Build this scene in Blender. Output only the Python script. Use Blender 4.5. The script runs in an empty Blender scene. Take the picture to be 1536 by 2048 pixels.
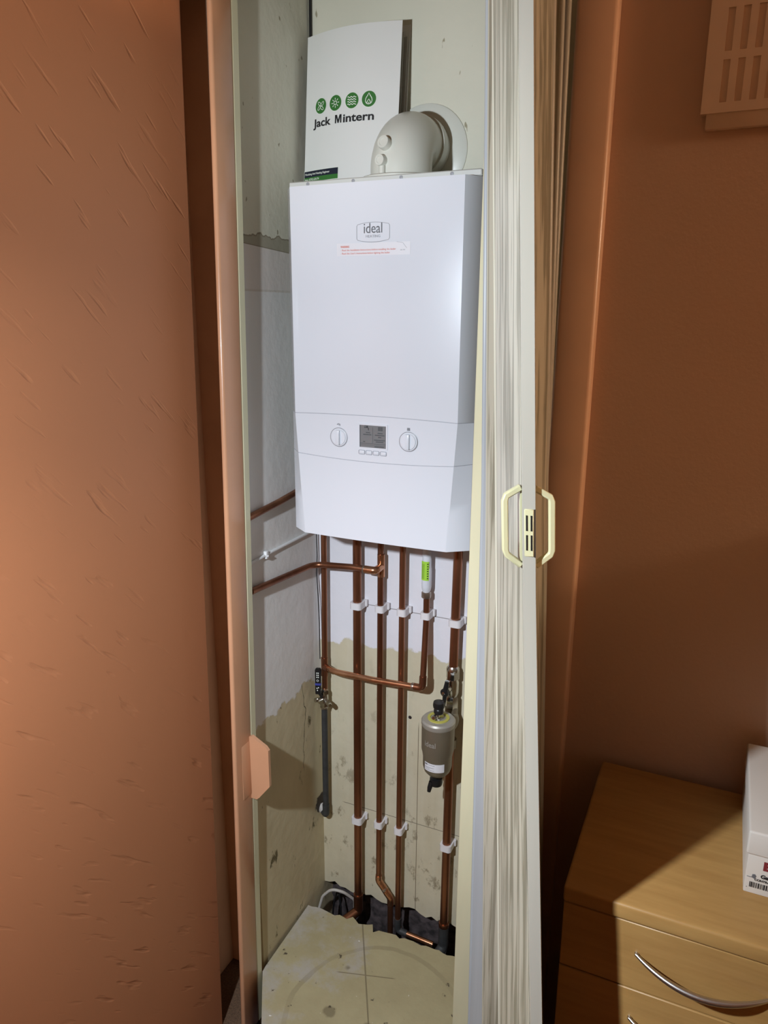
import bpy, bmesh, math, random
from mathutils import Vector as V, Matrix
random.seed(7)
S = bpy.context.scene
COL = S.collection
# ------------------------------------------------------------------ camera
PITCH, YAW, ROLL, FPX, EYE = math.radians(15.0), math.radians(24.5), math.radians(0.3), 1500.0, 1.64
fw = V((-math.sin(YAW)*math.cos(PITCH), math.cos(YAW)*math.cos(PITCH), -math.sin(PITCH)))
rt = V((math.cos(YAW), math.sin(YAW), 0)); up = rt.cross(fw)
rt = rt*math.cos(ROLL) + up*math.sin(ROLL); up = rt.cross(fw)
cd = bpy.data.cameras.new('camera'); cam = bpy.data.objects.new('camera', cd); COL.objects.link(cam)
M3 = Matrix((rt, up, -fw)).transposed()
cam.matrix_world = Matrix.Translation((0, 0, EYE)) @ M3.to_4x4()
cd.sensor_fit = 'VERTICAL'; cd.sensor_height = 36; cd.lens = FPX/2048*36; cd.clip_start = .02
S.camera = cam
# ------------------------------------------------------------------ light and exposure
S.view_settings.view_transform = 'Standard'; S.view_settings.look = 'None'
S.view_settings.gamma = 1; S.view_settings.exposure = 0; S.view_settings.use_curve_mapping = False
W = bpy.data.worlds.new('world'); S.world = W; W.use_nodes = True
W.node_tree.nodes['Background'].inputs[0].default_value = (1, .8, .6, 1)
W.node_tree.nodes['Background'].inputs[1].default_value = .05
def lamp(name, typ, loc, power, color, size, aim=None, **kw):
    d = bpy.data.lights.new(name, typ); d.energy = power; d.color = color
    if typ == 'AREA': d.size = size
    else: d.shadow_soft_size = size
    for k, v in kw.items(): setattr(d, k, v)
    o = bpy.data.objects.new(name, d); COL.objects.link(o); o.location = loc
    if aim: o.rotation_euler = (V(aim)-V(loc)).to_track_quat('-Z', 'Y').to_euler()
    return o
# hand torch held by the photographer, two fill spots added at its position, and the warm ceiling lamp of the room
lamp('hand_torch_light', 'SPOT', (-.60, .06, 1.70), 57, (.79, .90, 1.0), .022, (-.22, 1.2, .92), spot_size=math.radians(144), spot_blend=.75)
lamp('lower_fill_spot', 'SPOT', (-.60, .06, 1.70), 52, (.86, .92, 1.0), .022, (-.58, 1.3, .36), spot_size=math.radians(78), spot_blend=1.0)  # added fill, brightens the floor and the lower walls
lamp('upper_fill_spot', 'SPOT', (-.60, .06, 1.70), 34, (.88, .93, .92), .022, (-.86, 1.55, 2.45), spot_size=math.radians(58), spot_blend=1.0)  # added fill, brightens the folder and the upper walls
lamp('ceiling_lamp_light', 'POINT', (2.0, .86, 2.18), 36, (1.0, .80, .55), .10)
# ------------------------------------------------------------------ materials
def mat(name, col, rough=.5, metal=0.0, var=0.0, vscale=8, bump=0.0, bscale=60, spec=.5, coat=0.0, stretch=(1, 1, 1), col2=None, rot=(0,0,0)):
    m = bpy.data.materials.new(name); m.use_nodes = True
    nt = m.node_tree; b = nt.nodes['Principled BSDF']
    b.inputs['Base Color'].default_value = (*col, 1); b.inputs['Roughness'].default_value = rough
    b.inputs['Metallic'].default_value = metal; b.inputs['Specular IOR Level'].default_value = spec
    b.inputs['Coat Weight'].default_value = coat
    geo = nt.nodes.new('ShaderNodeNewGeometry'); mp = nt.nodes.new('ShaderNodeMapping')
    mp.inputs['Scale'].default_value = stretch; mp.inputs['Rotation'].default_value = rot
    nt.links.new(geo.outputs['Position'], mp.inputs[0])
    n = nt.nodes.new('ShaderNodeTexNoise'); n.inputs['Scale'].default_value = vscale; n.inputs['Detail'].default_value = 5
    nt.links.new(mp.outputs[0], n.inputs['Vector'])
    r = nt.nodes.new('ShaderNodeValToRGB'); r.color_ramp.elements[0].position = .36; r.color_ramp.elements[1].position = .64
    c2 = col2 if col2 else tuple(max(0, c*(1-var)) for c in col)
    r.color_ramp.elements[0].color = (*c2, 1); r.color_ramp.elements[1].color = (*col, 1)
    nt.links.new(n.outputs['Fac'], r.inputs[0]); nt.links.new(r.outputs[0], b.inputs['Base Color'])
    if bump:
        n2 = nt.nodes.new('ShaderNodeTexNoise'); n2.inputs['Scale'].default_value = bscale; n2.inputs['Detail'].default_value = 4
        nt.links.new(mp.outputs[0], n2.inputs['Vector'])
        bp = nt.nodes.new('ShaderNodeBump'); bp.inputs['Strength'].default_value = bump; bp.inputs['Distance'].default_value = .004
        nt.links.new(n2.outputs['Fac'], bp.inputs['Height']); nt.links.new(bp.outputs[0], b.inputs['Normal'])
    return m
class G:
    """small node graph helper working in world position"""
    def __init__(s, m):
        s.m = m; s.nt = m.node_tree; s.b = s.nt.nodes['Principled BSDF']
        s.geo = s.nt.nodes.new('ShaderNodeNewGeometry'); sp = s.nt.nodes.new('ShaderNodeSeparateXYZ')
        s.nt.links.new(s.geo.outputs['Position'], sp.inputs[0]); s.x, s.y, s.z = sp.outputs; s.pos = s.geo.outputs['Position']
    def put(s, v, sock):
        if isinstance(v, (int, float)): sock.default_value = v
        elif isinstance(v, tuple): sock.default_value = (*v, 1) if len(v) == 3 else v
        else: s.nt.links.new(v, sock)
    def math(s, op, a, b=0.0, clamp=False):
        n = s.nt.nodes.new('ShaderNodeMath'); n.operation = op; n.use_clamp = clamp; s.put(a, n.inputs[0]); s.put(b, n.inputs[1]); return n.outputs[0]
    def noise(s, scale, stretch=(1, 1, 1), detail=4, rot=(0, 0, 0), rough=.5):
        mp = s.nt.nodes.new('ShaderNodeMapping'); mp.inputs['Scale'].default_value = stretch; mp.inputs['Rotation'].default_value = rot
        s.nt.links.new(s.pos, mp.inputs[0])
        n = s.nt.nodes.new('ShaderNodeTexNoise'); n.inputs['Scale'].default_value = scale; n.inputs['Detail'].default_value = detail; n.inputs['Roughness'].default_value = rough
        s.nt.links.new(mp.outputs[0], n.inputs['Vector']); return n.outputs['Fac']
    def step(s, v, e, w=.002):                                      # 0 below e, 1 above
        return s.math('MULTIPLY', s.math('SUBTRACT', v, s.math('SUBTRACT', e, w/2) if not isinstance(e, (int, float)) else e-w/2), 1/w, True)
    def mix(s, f, a, b):
        n = s.nt.nodes.new('ShaderNodeMix'); n.data_type = 'RGBA'; s.put(f, n.inputs[0]); s.put(a, n.inputs[6]); s.put(b, n.inputs[7]); return n.outputs[2]
    def line(s, v, at, half):
        d = s.math('ABSOLUTE', s.math('SUBTRACT', v, at)); return s.math('LESS_THAN', d, half)
    def color(s, c): s.nt.links.new(c, s.b.inputs['Base Color'])
    def bump(s, h, strength=.3, dist=.004):
        bp = s.nt.nodes.new('ShaderNodeBump'); bp.inputs['Strength'].default_value = strength; bp.inputs['Distance'].default_value = dist
        s.nt.links.new(h, bp.inputs['Height']); s.nt.links.new(bp.outputs[0], s.b.inputs['Normal'])
def plain(name, rough=.7, spec=.4):
    m = bpy.data.materials.new(name); m.use_nodes = True
    m.node_tree.nodes['Principled BSDF'].inputs['Roughness'].default_value = rough
    m.node_tree.nodes['Principled BSDF'].inputs['Specular IOR Level'].default_value = spec
    return m
PEACH, PEACH_LIFTED = (.45, .178, .080), (.58, .37, .26)  # one paint; the second is paled to make up for dimmer front-wall light
def wall_paint(name, streaks):
    m = plain(name, .55, .35); g = G(m)
    n = g.noise(3.0); k = PEACH if streaks else PEACH_LIFTED; c = g.mix(n, tuple(c*.94 for c in k), tuple(c*1.06 for c in k)); g.color(c)
    fine = g.noise(170, detail=3)
    if streaks:
        cb = g.nt.nodes.new('ShaderNodeCombineXYZ'); g.put(g.math('MULTIPLY', g.math('SUBTRACT', g.y, g.z), .75), cb.inputs[1]); g.put(g.math('MULTIPLY', g.math('ADD', g.y, g.z), 5.0), cb.inputs[2])
        tn = g.nt.nodes.new('ShaderNodeTexNoise'); tn.inputs['Scale'].default_value = 9; tn.inputs['Detail'].default_value = 2; tn.inputs['Roughness'].default_value = .4
        g.nt.links.new(cb.outputs[0], tn.inputs['Vector']); a = tn.outputs['Fac']
        s1 = g.math('MULTIPLY', g.math('SUBTRACT', a, .62), 9, True)
        s2 = g.math('MULTIPLY', s1, g.step(g.noise(5.5, detail=1), .45, .25))
        h = g.math('ADD', g.math('MULTIPLY', s2, -1.0), g.math('MULTIPLY', fine, .05)); g.bump(h, .55, .0028)
    else:
        g.bump(g.math('ADD', fine, g.math('MULTIPLY', g.noise(22), .8)), .10, .004)
    return m
M = {}
M['wall_streak'] = wall_paint('peach_textured_paint', True)
M['wall_plain_lifted'] = wall_paint('peach_paint_lifted', False)
M['frame_paint'] = mat('peach_gloss_paint', (.64, .33, .185), .28, var=.05, vscale=14, bump=.05, bscale=50, coat=.2)
M['frame_paint_lifted'] = mat('peach_gloss_paint_lifted', (.80, .50, .33), .3, var=.05, vscale=14, bump=.05, bscale=50, coat=.2)  # same frame paint, colour raised in place of light on the right-hand frame
M['cream_paint'] = mat('cream_gloss_paint', (.72, .68, .46), .28, var=.05, vscale=20, bump=.12, bscale=70, stretch=(1, 1, .25), coat=.15)
M['vent_paint'] = mat('peach_brown_vent_paint', (.70, .49, .35), .5, var=.05, vscale=20)
M['recess_paint'] = mat('bare_brown_filler', (.80, .56, .39), .8, var=.1)
M['ceiling'] = mat('ceiling_paint', (.75, .68, .58), .8, var=.04)
M['carpet'] = mat('brown_carpet', (.16, .09, .05), .95, var=.4, vscale=240, bump=.6, bscale=300)
def cupboard_back():
    m = plain('cupboard_back_plaster', .62, .35); g = G(m)
    e = g.math('ADD', g.math('MULTIPLY', g.noise(14, detail=5), .10), g.math('MULTIPLY', g.noise(60, detail=3), .02))
    low = g.step(g.math('ADD', g.z, g.math('MULTIPLY', e, -1)), .742, .006)         # 1 above the ragged plaster edge
    blot = g.noise(7, (1, 1, .5), 6, rough=.65)
    beige = g.mix(blot, (.50, .43, .29), (.74, .68, .51))
    stain = g.step(g.noise(19, (1, 1, .6), 6, rough=.7), .615, .06)
    beige = g.mix(g.math('MULTIPLY', stain, g.math('MULTIPLY', g.step(g.z, .55, -.5), .75)), beige, (.22, .17, .10))
    streak = g.step(g.noise(26, (1, 1, .06), 3), .56, .12)
    beige = g.mix(g.math('MULTIPLY', streak, .22), beige, (.68, .63, .50))
    beige = g.mix(g.math('MULTIPLY', g.line(g.x, -.637, .0009), g.step(g.z, .60, -.02)), beige, (.2, .15, .1))
    beige = g.mix(g.math('MULTIPLY', g.line(g.z, .302, .0009), g.step(g.x, -.86, .01)), beige, (.2, .17, .13))
    scr = g.math('MULTIPLY', g.line(g.x, -.668, .0016), g.math('MULTIPLY', g.step(g.z, .50, .01), g.step(g.z, .69, -.01)))
    beige = g.mix(g.math('MULTIPLY', scr, .6), beige, (.75, .70, .58))
    white = g.mix(g.noise(9, (1, 1, .7), 5), (.74, .72, .76), (.84, .82, .86))
    white = g.mix(g.math('MULTIPLY', g.line(g.z, .911, .0009), g.step(g.x, -.83, .01)), white, (.25, .23, .22))
    cream = g.mix(g.noise(6, detail=5), (.66, .64, .53), (.76, .74, .62))
    cream = g.mix(g.step(g.noise(60, (1, 1, .4), 2), .74, .03), cream, (.36, .32, .22))
    dot = g.math('SQRT', g.math('ADD', g.math('POWER', g.math('ADD', g.x, .6615), 2.0), g.math('POWER', g.math('SUBTRACT', g.z, .617), 2.0)))
    beige = g.mix(g.step(dot, .0048, -.001), beige, (.03, .02, .02))
    up_ = g.step(g.z, 1.35, .02)
    g.color(g.mix(low, beige, g.mix(up_, white, cream)))
    g.bump(g.math('ADD', g.math('MULTIPLY', low, .25), g.noise(30, detail=5)), .22, .006)
    return m
def cupboard_left():
    m = plain('cupboard_side_plaster', .6, .35); g = G(m)
    e = g.math('ADD', g.math('MULTIPLY', g.noise(16, detail=5), .09), g.math('MULTIPLY', g.noise(70, detail=3), .03))
    low = g.step(g.math('SUBTRACT', g.z, e), .63, .006)
    olive = g.mix(g.noise(6, (1, 1, .5), 6, rough=.65), (.46, .375, .225), (.78, .69, .47))
    olive = g.mix(g.step(g.noise(17, (1, 1, .5), 6, rough=.7), .64, .05), olive, (.15, .12, .06))
    crack = g.line(g.math('ADD', g.y, g.math('MULTIPLY', g.noise(10), .06)), 1.555, .0012)
    olive = g.mix(g.math('MULTIPLY', crack, g.step(g.z, .45, .02)), olive, (.10, .08, .05))
    dot = g.math('SQRT', g.math('ADD', g.math('POWER', g.math('SUBTRACT', g.y, 1.603), 2.0), g.math('POWER', g.math('SUBTRACT', g.z, .29), 2.0)))
    olive = g.mix(g.step(g.math('ADD', dot, g.math('MULTIPLY', g.math('SUBTRACT', g.noise(45, detail=4), .5), .035)), .026, -.004), olive, (.05, .035, .025))
    grey = g.mix(g.noise(11, (1, 1, .25), 5), (.80, .78, .76), (.88, .865, .845))
    lilac = g.mix(g.noise(13, (1, 1, .3), 5), (.78, .72, .68), (.84, .785, .745))
    cream = g.mix(g.noise(7, detail=5), (.70, .68, .56), (.80, .78, .66))
    cream = g.mix(g.step(g.noise(55, (1, 1, .6), 2), .73, .03), cream, (.35, .31, .22))
    torn = g.math('MULTIPLY', g.math('SUBTRACT', g.noise(24, detail=4), .5), .03)
    c = g.mix(g.step(g.z, 1.680, .002), grey, lilac)
    c = g.mix(g.line(g.z, 1.6805, .0022), c, (.72, .66, .60))
    slope = g.math('ADD', g.z, g.math('MULTIPLY', g.y, .05))
    c = g.mix(g.step(slope, 1.838, .001), c, (.24, .20, .14))
    c = g.mix(g.step(slope, 1.8395, .001), c, (.42, .385, .30))
    c = g.mix(g.step(g.math('ADD', g.z, torn), 1.789, .001), c, (.30, .26, .19))
    c = g.mix(g.step(g.math('ADD', g.z, torn), 1.7915, .001), c, cream)
    g.color(g.mix(low, olive, c))
    g.bump(g.math('ADD', g.math('MULTIPLY', low, .3), g.noise(34, detail=5)), .22, .006)
    return m
M['cup_back'] = cupboard_back(); M['cup_left'] = cupboard_left()
def chipboard():
    m = plain('dusty_floor_panel', .75, .3); g = G(m)
    c = g.mix(g.noise(5, detail=6, rough=.65), (.28, .225, .12), (.52, .455, .27))
    gr = g.step(g.math('ADD', g.noise(6, detail=6, rough=.7), g.math('MULTIPLY', g.math('ADD', g.x, .75), -.9)), .60, .15)
    c = g.mix(g.math('MULTIPLY', gr, .75), c, (.44, .405, .375))
    c = g.mix(g.step(g.noise(34, detail=4), .70, .04), c, (.08, .06, .04))
    c = g.mix(g.step(g.noise(75, detail=1), .80, .02), c, (.75, .72, .66))
    l1 = g.line(g.math('ADD', g.x, g.math('MULTIPLY', g.y, .55)), .085, .0022)
    l2 = g.line(g.math('ADD', g.y, g.math('MULTIPLY', g.x, -.3)), 1.575, .0016)
    l2 = g.math('MULTIPLY', l2, g.math('MULTIPLY', g.step(g.x, -.74, .01), g.step(g.x, -.60, -.01)))
    c = g.mix(g.math('MULTIPLY', g.math('MAXIMUM', l1, l2), .6), c, (.12, .09, .05))
    rr = g.math('SQRT', g.math('ADD', g.math('POWER', g.math('ADD', g.x, .60), 2.0), g.math('POWER', g.math('SUBTRACT', g.y, 1.27), 2.0)))
    rr = g.math('ADD', rr, g.math('MULTIPLY', g.noise(7), .03))
    ring_ = g.line(rr, .222, .006); c = g.mix(g.math('MULTIPLY', ring_, g.math('MULTIPLY', g.step(g.noise(5, detail=3), .5, .3), .26)), c, (.10, .075, .04))
    for (px, py, pr) in ((-.60, 1.235, .022), (-.705, 1.245, .014), (-.72, 1.375, .007)):
        dd = g.math('SQRT', g.math('ADD', g.math('POWER', g.math('SUBTRACT', g.x, px), 2.0), g.math('POWER', g.math('SUBTRACT', g.y, py), 2.0)))
        dd = g.math('ADD', dd, g.math('MULTIPLY', g.math('SUBTRACT', g.noise(40), .5), .02)); c = g.mix(g.math('MULTIPLY', g.step(dd, pr, -.006), .6), c, (.13, .10, .055))
    g.color(c); g.bump(g.noise(90, detail=5), .25, .003)
    return m
M['floor_panel'] = chipboard()
M['rubble'] = mat('dark_rubble', (.10, .075, .075), .95, var=.75, vscale=40, bump=1.0, bscale=45)
M['white_plastic'] = mat('white_boiler_enamel', (.74, .76, .81), .22, var=.015, vscale=5, bump=.02, bscale=25, stretch=(1, 1, .3), coat=.3)
M['white_flue'] = mat('white_flue_plastic', (.70, .70, .63), .32, var=.03)
M['seam'] = mat('shadow_gap_grey', (.42, .42, .45), .7)
M['chassis'] = mat('grey_white_steel', (.66, .66, .62), .4, var=.03)
M['lcd'] = mat('grey_lcd', (.20, .205, .21), .25, var=.08)
M['lcd_ink'] = mat('dark_lcd_segment', (.06, .065, .07), .5)
M['print_grey'] = mat('grey_print', (.13, .13, .14), .6)
M['outline'] = mat('silver_outline', (.34, .34, .36), .4)
M['ink'] = mat('black_print', (.012, .012, .014), .6)
M['red_ink'] = mat('red_print', (.72, .16, .10), .6)
M['sticker'] = mat('pale_sticker', (.77, .76, .79), .4)
M['card'] = mat('white_card', (.80, .80, .78), .32, var=.015, vscale=6, coat=.2)
M['paper'] = mat('grey_white_paper', (.52, .51, .47), .7, var=.1, vscale=20)
M['green'] = mat('green_print', (.035, .17, .03), .5)
M['navy'] = mat('navy_print', (.008, .012, .03), .5)
M['white_ink'] = mat('white_print', (.85, .88, .80), .5)
M['copper'] = mat('copper', (.35, .15, .08), .34, .9, vscale=16, bump=.04, bscale=40, stretch=(1, 1, .25), col2=(.21, .082, .042))
M['copper_bright'] = mat('bright_copper', (.66, .34, .19), .24, .92, vscale=24, col2=(.45, .20, .10), bump=.05, bscale=60)
M['solder'] = mat('tinned_solder', (.50, .42, .35), .3, .9, var=.4, vscale=60)
M['chrome'] = mat('nickel_plate', (.62, .60, .55), .2, 1.0, var=.25, vscale=40)
M['pewter'] = mat('bronze_grey_filter', (.27, .23, .165), .36, .55, var=.12, vscale=12, bump=.03, bscale=80)
M['satin'] = mat('satin_aluminium', (.50, .47, .41), .38, .45, var=.1)
M['black'] = mat('black_plastic', (.012, .012, .013), .35, var=.2)
M['blue'] = mat('blue_print', (.05, .06, .30), .4)
M['dark_hose'] = mat('dark_grey_hose', (.045, .045, .045), .6, var=.3, vscale=60)
M['clip'] = mat('white_clip_plastic', (.80, .77, .78), .4, var=.04)
M['cable_white'] = mat('white_cable', (.80, .80, .80), .4)
M['cable_grey'] = mat('grey_white_cable', (.48, .44, .40), .5)
M['lime'] = mat('lime_sticker', (.40, .72, .06), .5)
M['yellow'] = mat('yellow_ring', (.52, .48, .10), .5)
M['ivory'] = mat('ivory_plastic', (.66, .62, .37), .3, var=.03, coat=.2)
def pvc():
    m = plain('woodgrain_white_pvc', .32, .45); g = G(m)
    n = g.noise(70, (1, 1, .035), 5, rough=.6)
    a = g.mix(g.step(n, .47, .12), (.26, .24, .175), (.50, .47, .37))
    w = g.nt.nodes.new('ShaderNodeTexWave'); w.wave_type = 'BANDS'; w.bands_direction = 'Y'
    w.inputs['Scale'].default_value = 9; w.inputs['Distortion'].default_value = 7; w.inputs['Detail'].default_value = 2; w.inputs['Detail Scale'].default_value = .8
    mp = g.nt.nodes.new('ShaderNodeMapping'); mp.inputs['Scale'].default_value = (1, 1, .10); g.nt.links.new(g.pos, mp.inputs[0]); g.nt.links.new(mp.outputs[0], w.inputs[0])
    k = g.step(w.outputs['Fac'], .10, -.10)
    g.color(g.mix(g.math('MULTIPLY', k, .6), a, (.24, .22, .165)))
    g.bump(n, .06, .002)
    return m
M['pvc'] = pvc()
M['pvc_plain'] = mat('white_pvc', (.45, .42, .35), .35, var=.06, vscale=30, stretch=(1, 1, .06))
M['pvc_strip'] = mat('ivory_pvc_hinge', (.56, .54, .43), .25, coat=.2)
M['pvc_blue'] = mat('bluish_white_pvc', (.46, .49, .51), .3, var=.08, vscale=60, stretch=(1, 1, .03))
def wood(name, a, b, sx):
    m = plain(name, .42, .4); g = G(m)
    n1 = g.noise(6, sx, 4, rough=.6); n2 = g.noise(60, sx, 4, rough=.6)
    v = g.math('ADD', g.math('MULTIPLY', n1, .6), g.math('MULTIPLY', n2, .4))
    g.color(g.mix(g.step(v, .5, .3), a, b)); g.bump(n2, .03, .002)
    return m
M['beech'] = wood('beech_veneer', (.34, .18, .055), (.46, .265, .088), (.18, 1.6, 1.6))
M['dark_gap'] = mat('dark_gap', (.03, .015, .008), .8)
M['handle_metal'] = mat('satin_nickel_handle', (.60, .58, .55), .3, 1.0)
M['box_card'] = mat('white_box_card', (.65, .59, .52), .6, var=.03, vscale=10)
M['maroon'] = mat('maroon_print', (.20, .02, .025), .6)
# ------------------------------------------------------------------ mesh helpers
class MB:
    def __init__(s): s.b = bmesh.new(); s.mats = []; s.cur = 0
    def use(s, m):
        if m not in s.mats: s.mats.append(m)
        s.cur = s.mats.index(m); return s
    def face(s, vs, smooth=False):
        try: f = s.b.faces.new(vs)
        except ValueError: return None
        f.material_index = s.cur; f.smooth = smooth; return f
    def box(s, x0, x1, y0, y1, z0, z1, bev=0.0, seg=2, tf=None):
        c = [(x, y, z) for z in (z0, z1) for y in (y0, y1) for x in (x0, x1)]
        vs = [s.b.verts.new(tf(*p) if tf else p) for p in c]
        fs = [s.face([vs[i] for i in q]) for q in ((0, 2, 3, 1), (4, 5, 7, 6), (0, 1, 5, 4), (2, 6, 7, 3), (0, 4, 6, 2), (1, 3, 7, 5))]
        if bev:
            es = list({e for f in fs for e in f.edges})
            r = bmesh.ops.bevel(s.b, geom=es, offset=bev, segments=seg, affect='EDGES', profile=.5)
            for f in r['faces']: f.material_index = s.cur; f.smooth = True
        return s
    def tube(s, pts, r, seg=14, caps=True, rs=None, sec=None, up=None):
        pts = [V(p) for p in pts]; n = len(pts); rings = []
        t0 = (pts[1]-pts[0]).normalized(); a = V(up) if up else (V((0, 0, 1)) if abs(t0.z) < .9 else V((1, 0, 0)))
        nrm = (a - t0*a.dot(t0)).normalized()
        for i in range(n):
            t = (pts[min(i+1, n-1)] - pts[max(i-1, 0)]).normalized()
            nrm = (nrm - t*nrm.dot(t)).normalized(); bn = t.cross(nrm)
            k = 1.0
            if 0 < i < n-1:
                c = (pts[i]-pts[i-1]).normalized().dot(t); k = 1/max(c, .5)
            rr = rs[i] if rs else r
            if sec: rings.append([s.b.verts.new(pts[i] + nrm*u + bn*w) for u, w in sec])
            else: rings.append([s.b.verts.new(pts[i] + (nrm*math.cos(2*math.pi*j/seg) + bn*math.sin(2*math.pi*j/seg))*rr) for j in range(seg)])
        m = len(rings[0])
        for i in range(n-1):
            for j in range(m): s.face([rings[i][j], rings[i][(j+1) % m], rings[i+1][(j+1) % m], rings[i+1][j]], not sec)
        if caps: s.face(rings[0][::-1]); s.face(rings[-1])
        return s
    def lathe(s, prof, origin=(0, 0, 0), axis=(0, 0, 1), seg=28, smooth=True):
        ax = V(axis).normalized(); a = V((1, 0, 0)) if abs(ax.x) < .9 else V((0, 1, 0))
        u = (a - ax*a.dot(ax)).normalized(); w = ax.cross(u); o = V(origin); rings = []
        for r, h in prof:
            if r < 1e-6: rings.append([s.b.verts.new(o+ax*h)])
            else: rings.append([s.b.verts.new(o+ax*h+(u*math.cos(2*math.pi*j/seg)+w*math.sin(2*math.pi*j/seg))*r) for j in range(seg)])
        for p, q in zip(rings, rings[1:]):
            for j in range(seg):
                k = (j+1) % seg
                if len(p) == 1 and len(q) == 1: continue
                if len(p) == 1: s.face([p[0], q[k], q[j]], smooth)
                elif len(q) == 1: s.face([p[j], p[k], q[0]], smooth)
                else: s.face([p[j], p[k], q[k], q[j]], smooth)
        for ring, flip in ((rings[0], True), (rings[-1], False)):
            if len(ring) > 1: s.face(ring[::-1] if flip else ring)
        return s
    def prism(s, poly, z0, z1, fn=lambda x, y, z: (x, y, z)):
        a = [s.b.verts.new(fn(x, y, z0)) for x, y in poly]; b = [s.b.verts.new(fn(x, y, z1)) for x, y in poly]
        n = len(poly)
        for i in range(n): s.face([a[i], a[(i+1) % n], b[(i+1) % n], b[i]])
        s.face(a[::-1]); s.face(b); return s
    def grid(s, fn, us, vs_, smooth=True):
        g = [[s.b.verts.new(fn(u, v)) for u in us] for v in vs_]
        for i in range(len(vs_)-1):
            for j in range(len(us)-1): s.face([g[i][j], g[i][j+1], g[i+1][j+1], g[i+1][j]], smooth)
        return g
    def ribbon(s, pts, w, fn, closed=False):
        """flat stroke of width w along 2-D points, placed by fn(x, y)"""
        n = len(pts); L = []; R = []
        for i in range(n):
            p = V(pts[i]).to_2d()
            a = V(pts[(i-1) % n] if closed or i > 0 else pts[i]).to_2d(); b = V(pts[(i+1) % n] if closed or i < n-1 else pts[i]).to_2d()
            t = (b-a).normalized(); nn = V((-t.y, t.x))*w/2
            L.append(s.b.verts.new(fn(*(p+nn)))); R.append(s.b.verts.new(fn(*(p-nn))))
        for i in range(n if closed else n-1):
            k = (i+1) % n; s.face([R[i], R[k], L[k], L[i]])
        return s
    def disc(s, c, r, fn, seg=28, ry=None):
        vs = [s.b.verts.new(fn(c[0]+r*math.cos(2*math.pi*j/seg), c[1]+(ry or r)*math.sin(2*math.pi*j/seg))) for j in range(seg)]
        s.face(vs); return s
    def rect(s, x0, x1, y0, y1, fn, nx=1):
        for i in range(nx):
            a, b = x0+(x1-x0)*i/nx, x0+(x1-x0)*(i+1)/nx
            s.face([s.b.verts.new(fn(*p)) for p in ((a, y0), (b, y0), (b, y1), (a, y1))])
        return s
    def text(s, body, size, x, y, fn, align='LEFT', bold=0.0, width=None):
        c = bpy.data.curves.new('t', 'FONT'); c.body = body; c.size = size; c.align_x = align; c.offset = bold; c.resolution_u = 3
        o = bpy.data.objects.new('t', c); COL.objects.link(o)
        dg = bpy.context.evaluated_depsgraph_get(); me = bpy.data.meshes.new_from_object(o.evaluated_get(dg))
        xs = [v.co.x for v in me.vertices]; k = 1.0
        if width and xs: k = width/(max(xs)-min(xs))
        vs = [s.b.verts.new(fn(x+v.co.x*k, y+v.co.y)) for v in me.vertices]
        for p in me.polygons: s.face([vs[i] for i in p.vertices])
        bpy.data.objects.remove(o); bpy.data.curves.remove(c); bpy.data.meshes.remove(me); return s
    def done(s, name, m=None, parent=None, fix=True):
        if m and m not in s.mats: s.mats.insert(0, m) if not s.mats else None
        if fix: bmesh.ops.recalc_face_normals(s.b, faces=s.b.faces[:])
        me = bpy.data.meshes.new(name); s.b.to_mesh(me); s.b.free(); me.set_sharp_from_angle(angle=math.radians(38))
        for k in (s.mats or [m]): me.materials.append(M[k] if isinstance(k, str) else k)
        o = bpy.data.objects.new(name, me); COL.objects.link(o)
        if parent is not None:
            o.parent = parent; o.matrix_parent_inverse = Matrix.Translation(-parent.location)
        return o
def thing(name, label, cat, loc, group=None):
    o = bpy.data.objects.new(name, None); COL.objects.link(o); o.location = loc; o.empty_display_size = .05
    return tag(o, label, cat, group)
def tag(o, label, cat, group=None):
    o['label'] = label; o['category'] = cat
    if group: o['group'] = group
    return o
def struct(o): o['kind'] = 'structure'; return o
def fillet(pts, rad, n=7):
    out = [V(pts[0])]
    for i in range(1, len(pts)-1):
        p, a, b = V(pts[i]), V(pts[i-1]), V(pts[i+1]); da, db = (a-p), (b-p)
        r = rad[i-1] if isinstance(rad, (list, tuple)) else rad
        ang = da.angle(db); d = min(r/math.tan(ang/2), da.length*.49, db.length*.49)
        q0, q1 = p+da.normalized()*d, p+db.normalized()*d
        for k in range(n+1):
            t = k/n; out.append(q0*(1-t)**2 + p*2*t*(1-t) + q1*t*t)
    out.append(V(pts[-1])); return out
def lin(a, b, n): return [a+(b-a)*i/(n-1) for i in range(n)]
# ------------------------------------------------------------------ room shell
XL, YB, YF = -.925, 1.622, 1.18        # cupboard left wall, cupboard back wall, bedroom front wall
def leaning(x, y, z): return (x+.0075*(z-1.64), y+.018*(z-1.64), z)      # the old side wall and door frame are out of plumb
struct(MB().box(-1.10, -.98, -2.4, 1.235, -.12, 2.45, tf=leaning).done('wall_left', 'wall_streak'))
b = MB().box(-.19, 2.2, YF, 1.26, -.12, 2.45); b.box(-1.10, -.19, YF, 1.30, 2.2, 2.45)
struct(b.done('wall_front', 'wall_plain_lifted'))
struct(MB().box(2.2, 2.3, -2.4, 1.26, -.12, 2.45).done('wall_right', 'wall_plain_lifted'))
struct(MB().box(-1.05, 2.3, -2.5, -2.4, -.12, 2.45).done('wall_rear', 'wall_plain_lifted'))
struct(MB().box(-1.1, 2.3, -2.5, 1.80, 2.45, 2.55).done('ceiling', 'ceiling'))
struct(MB().box(-1.14, 2.3, -2.5, 1.20, -.22, -.12).box(-1.14, -.945, 1.20, 1.40, -.22, -.12).done('floor', 'carpet'))
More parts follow.
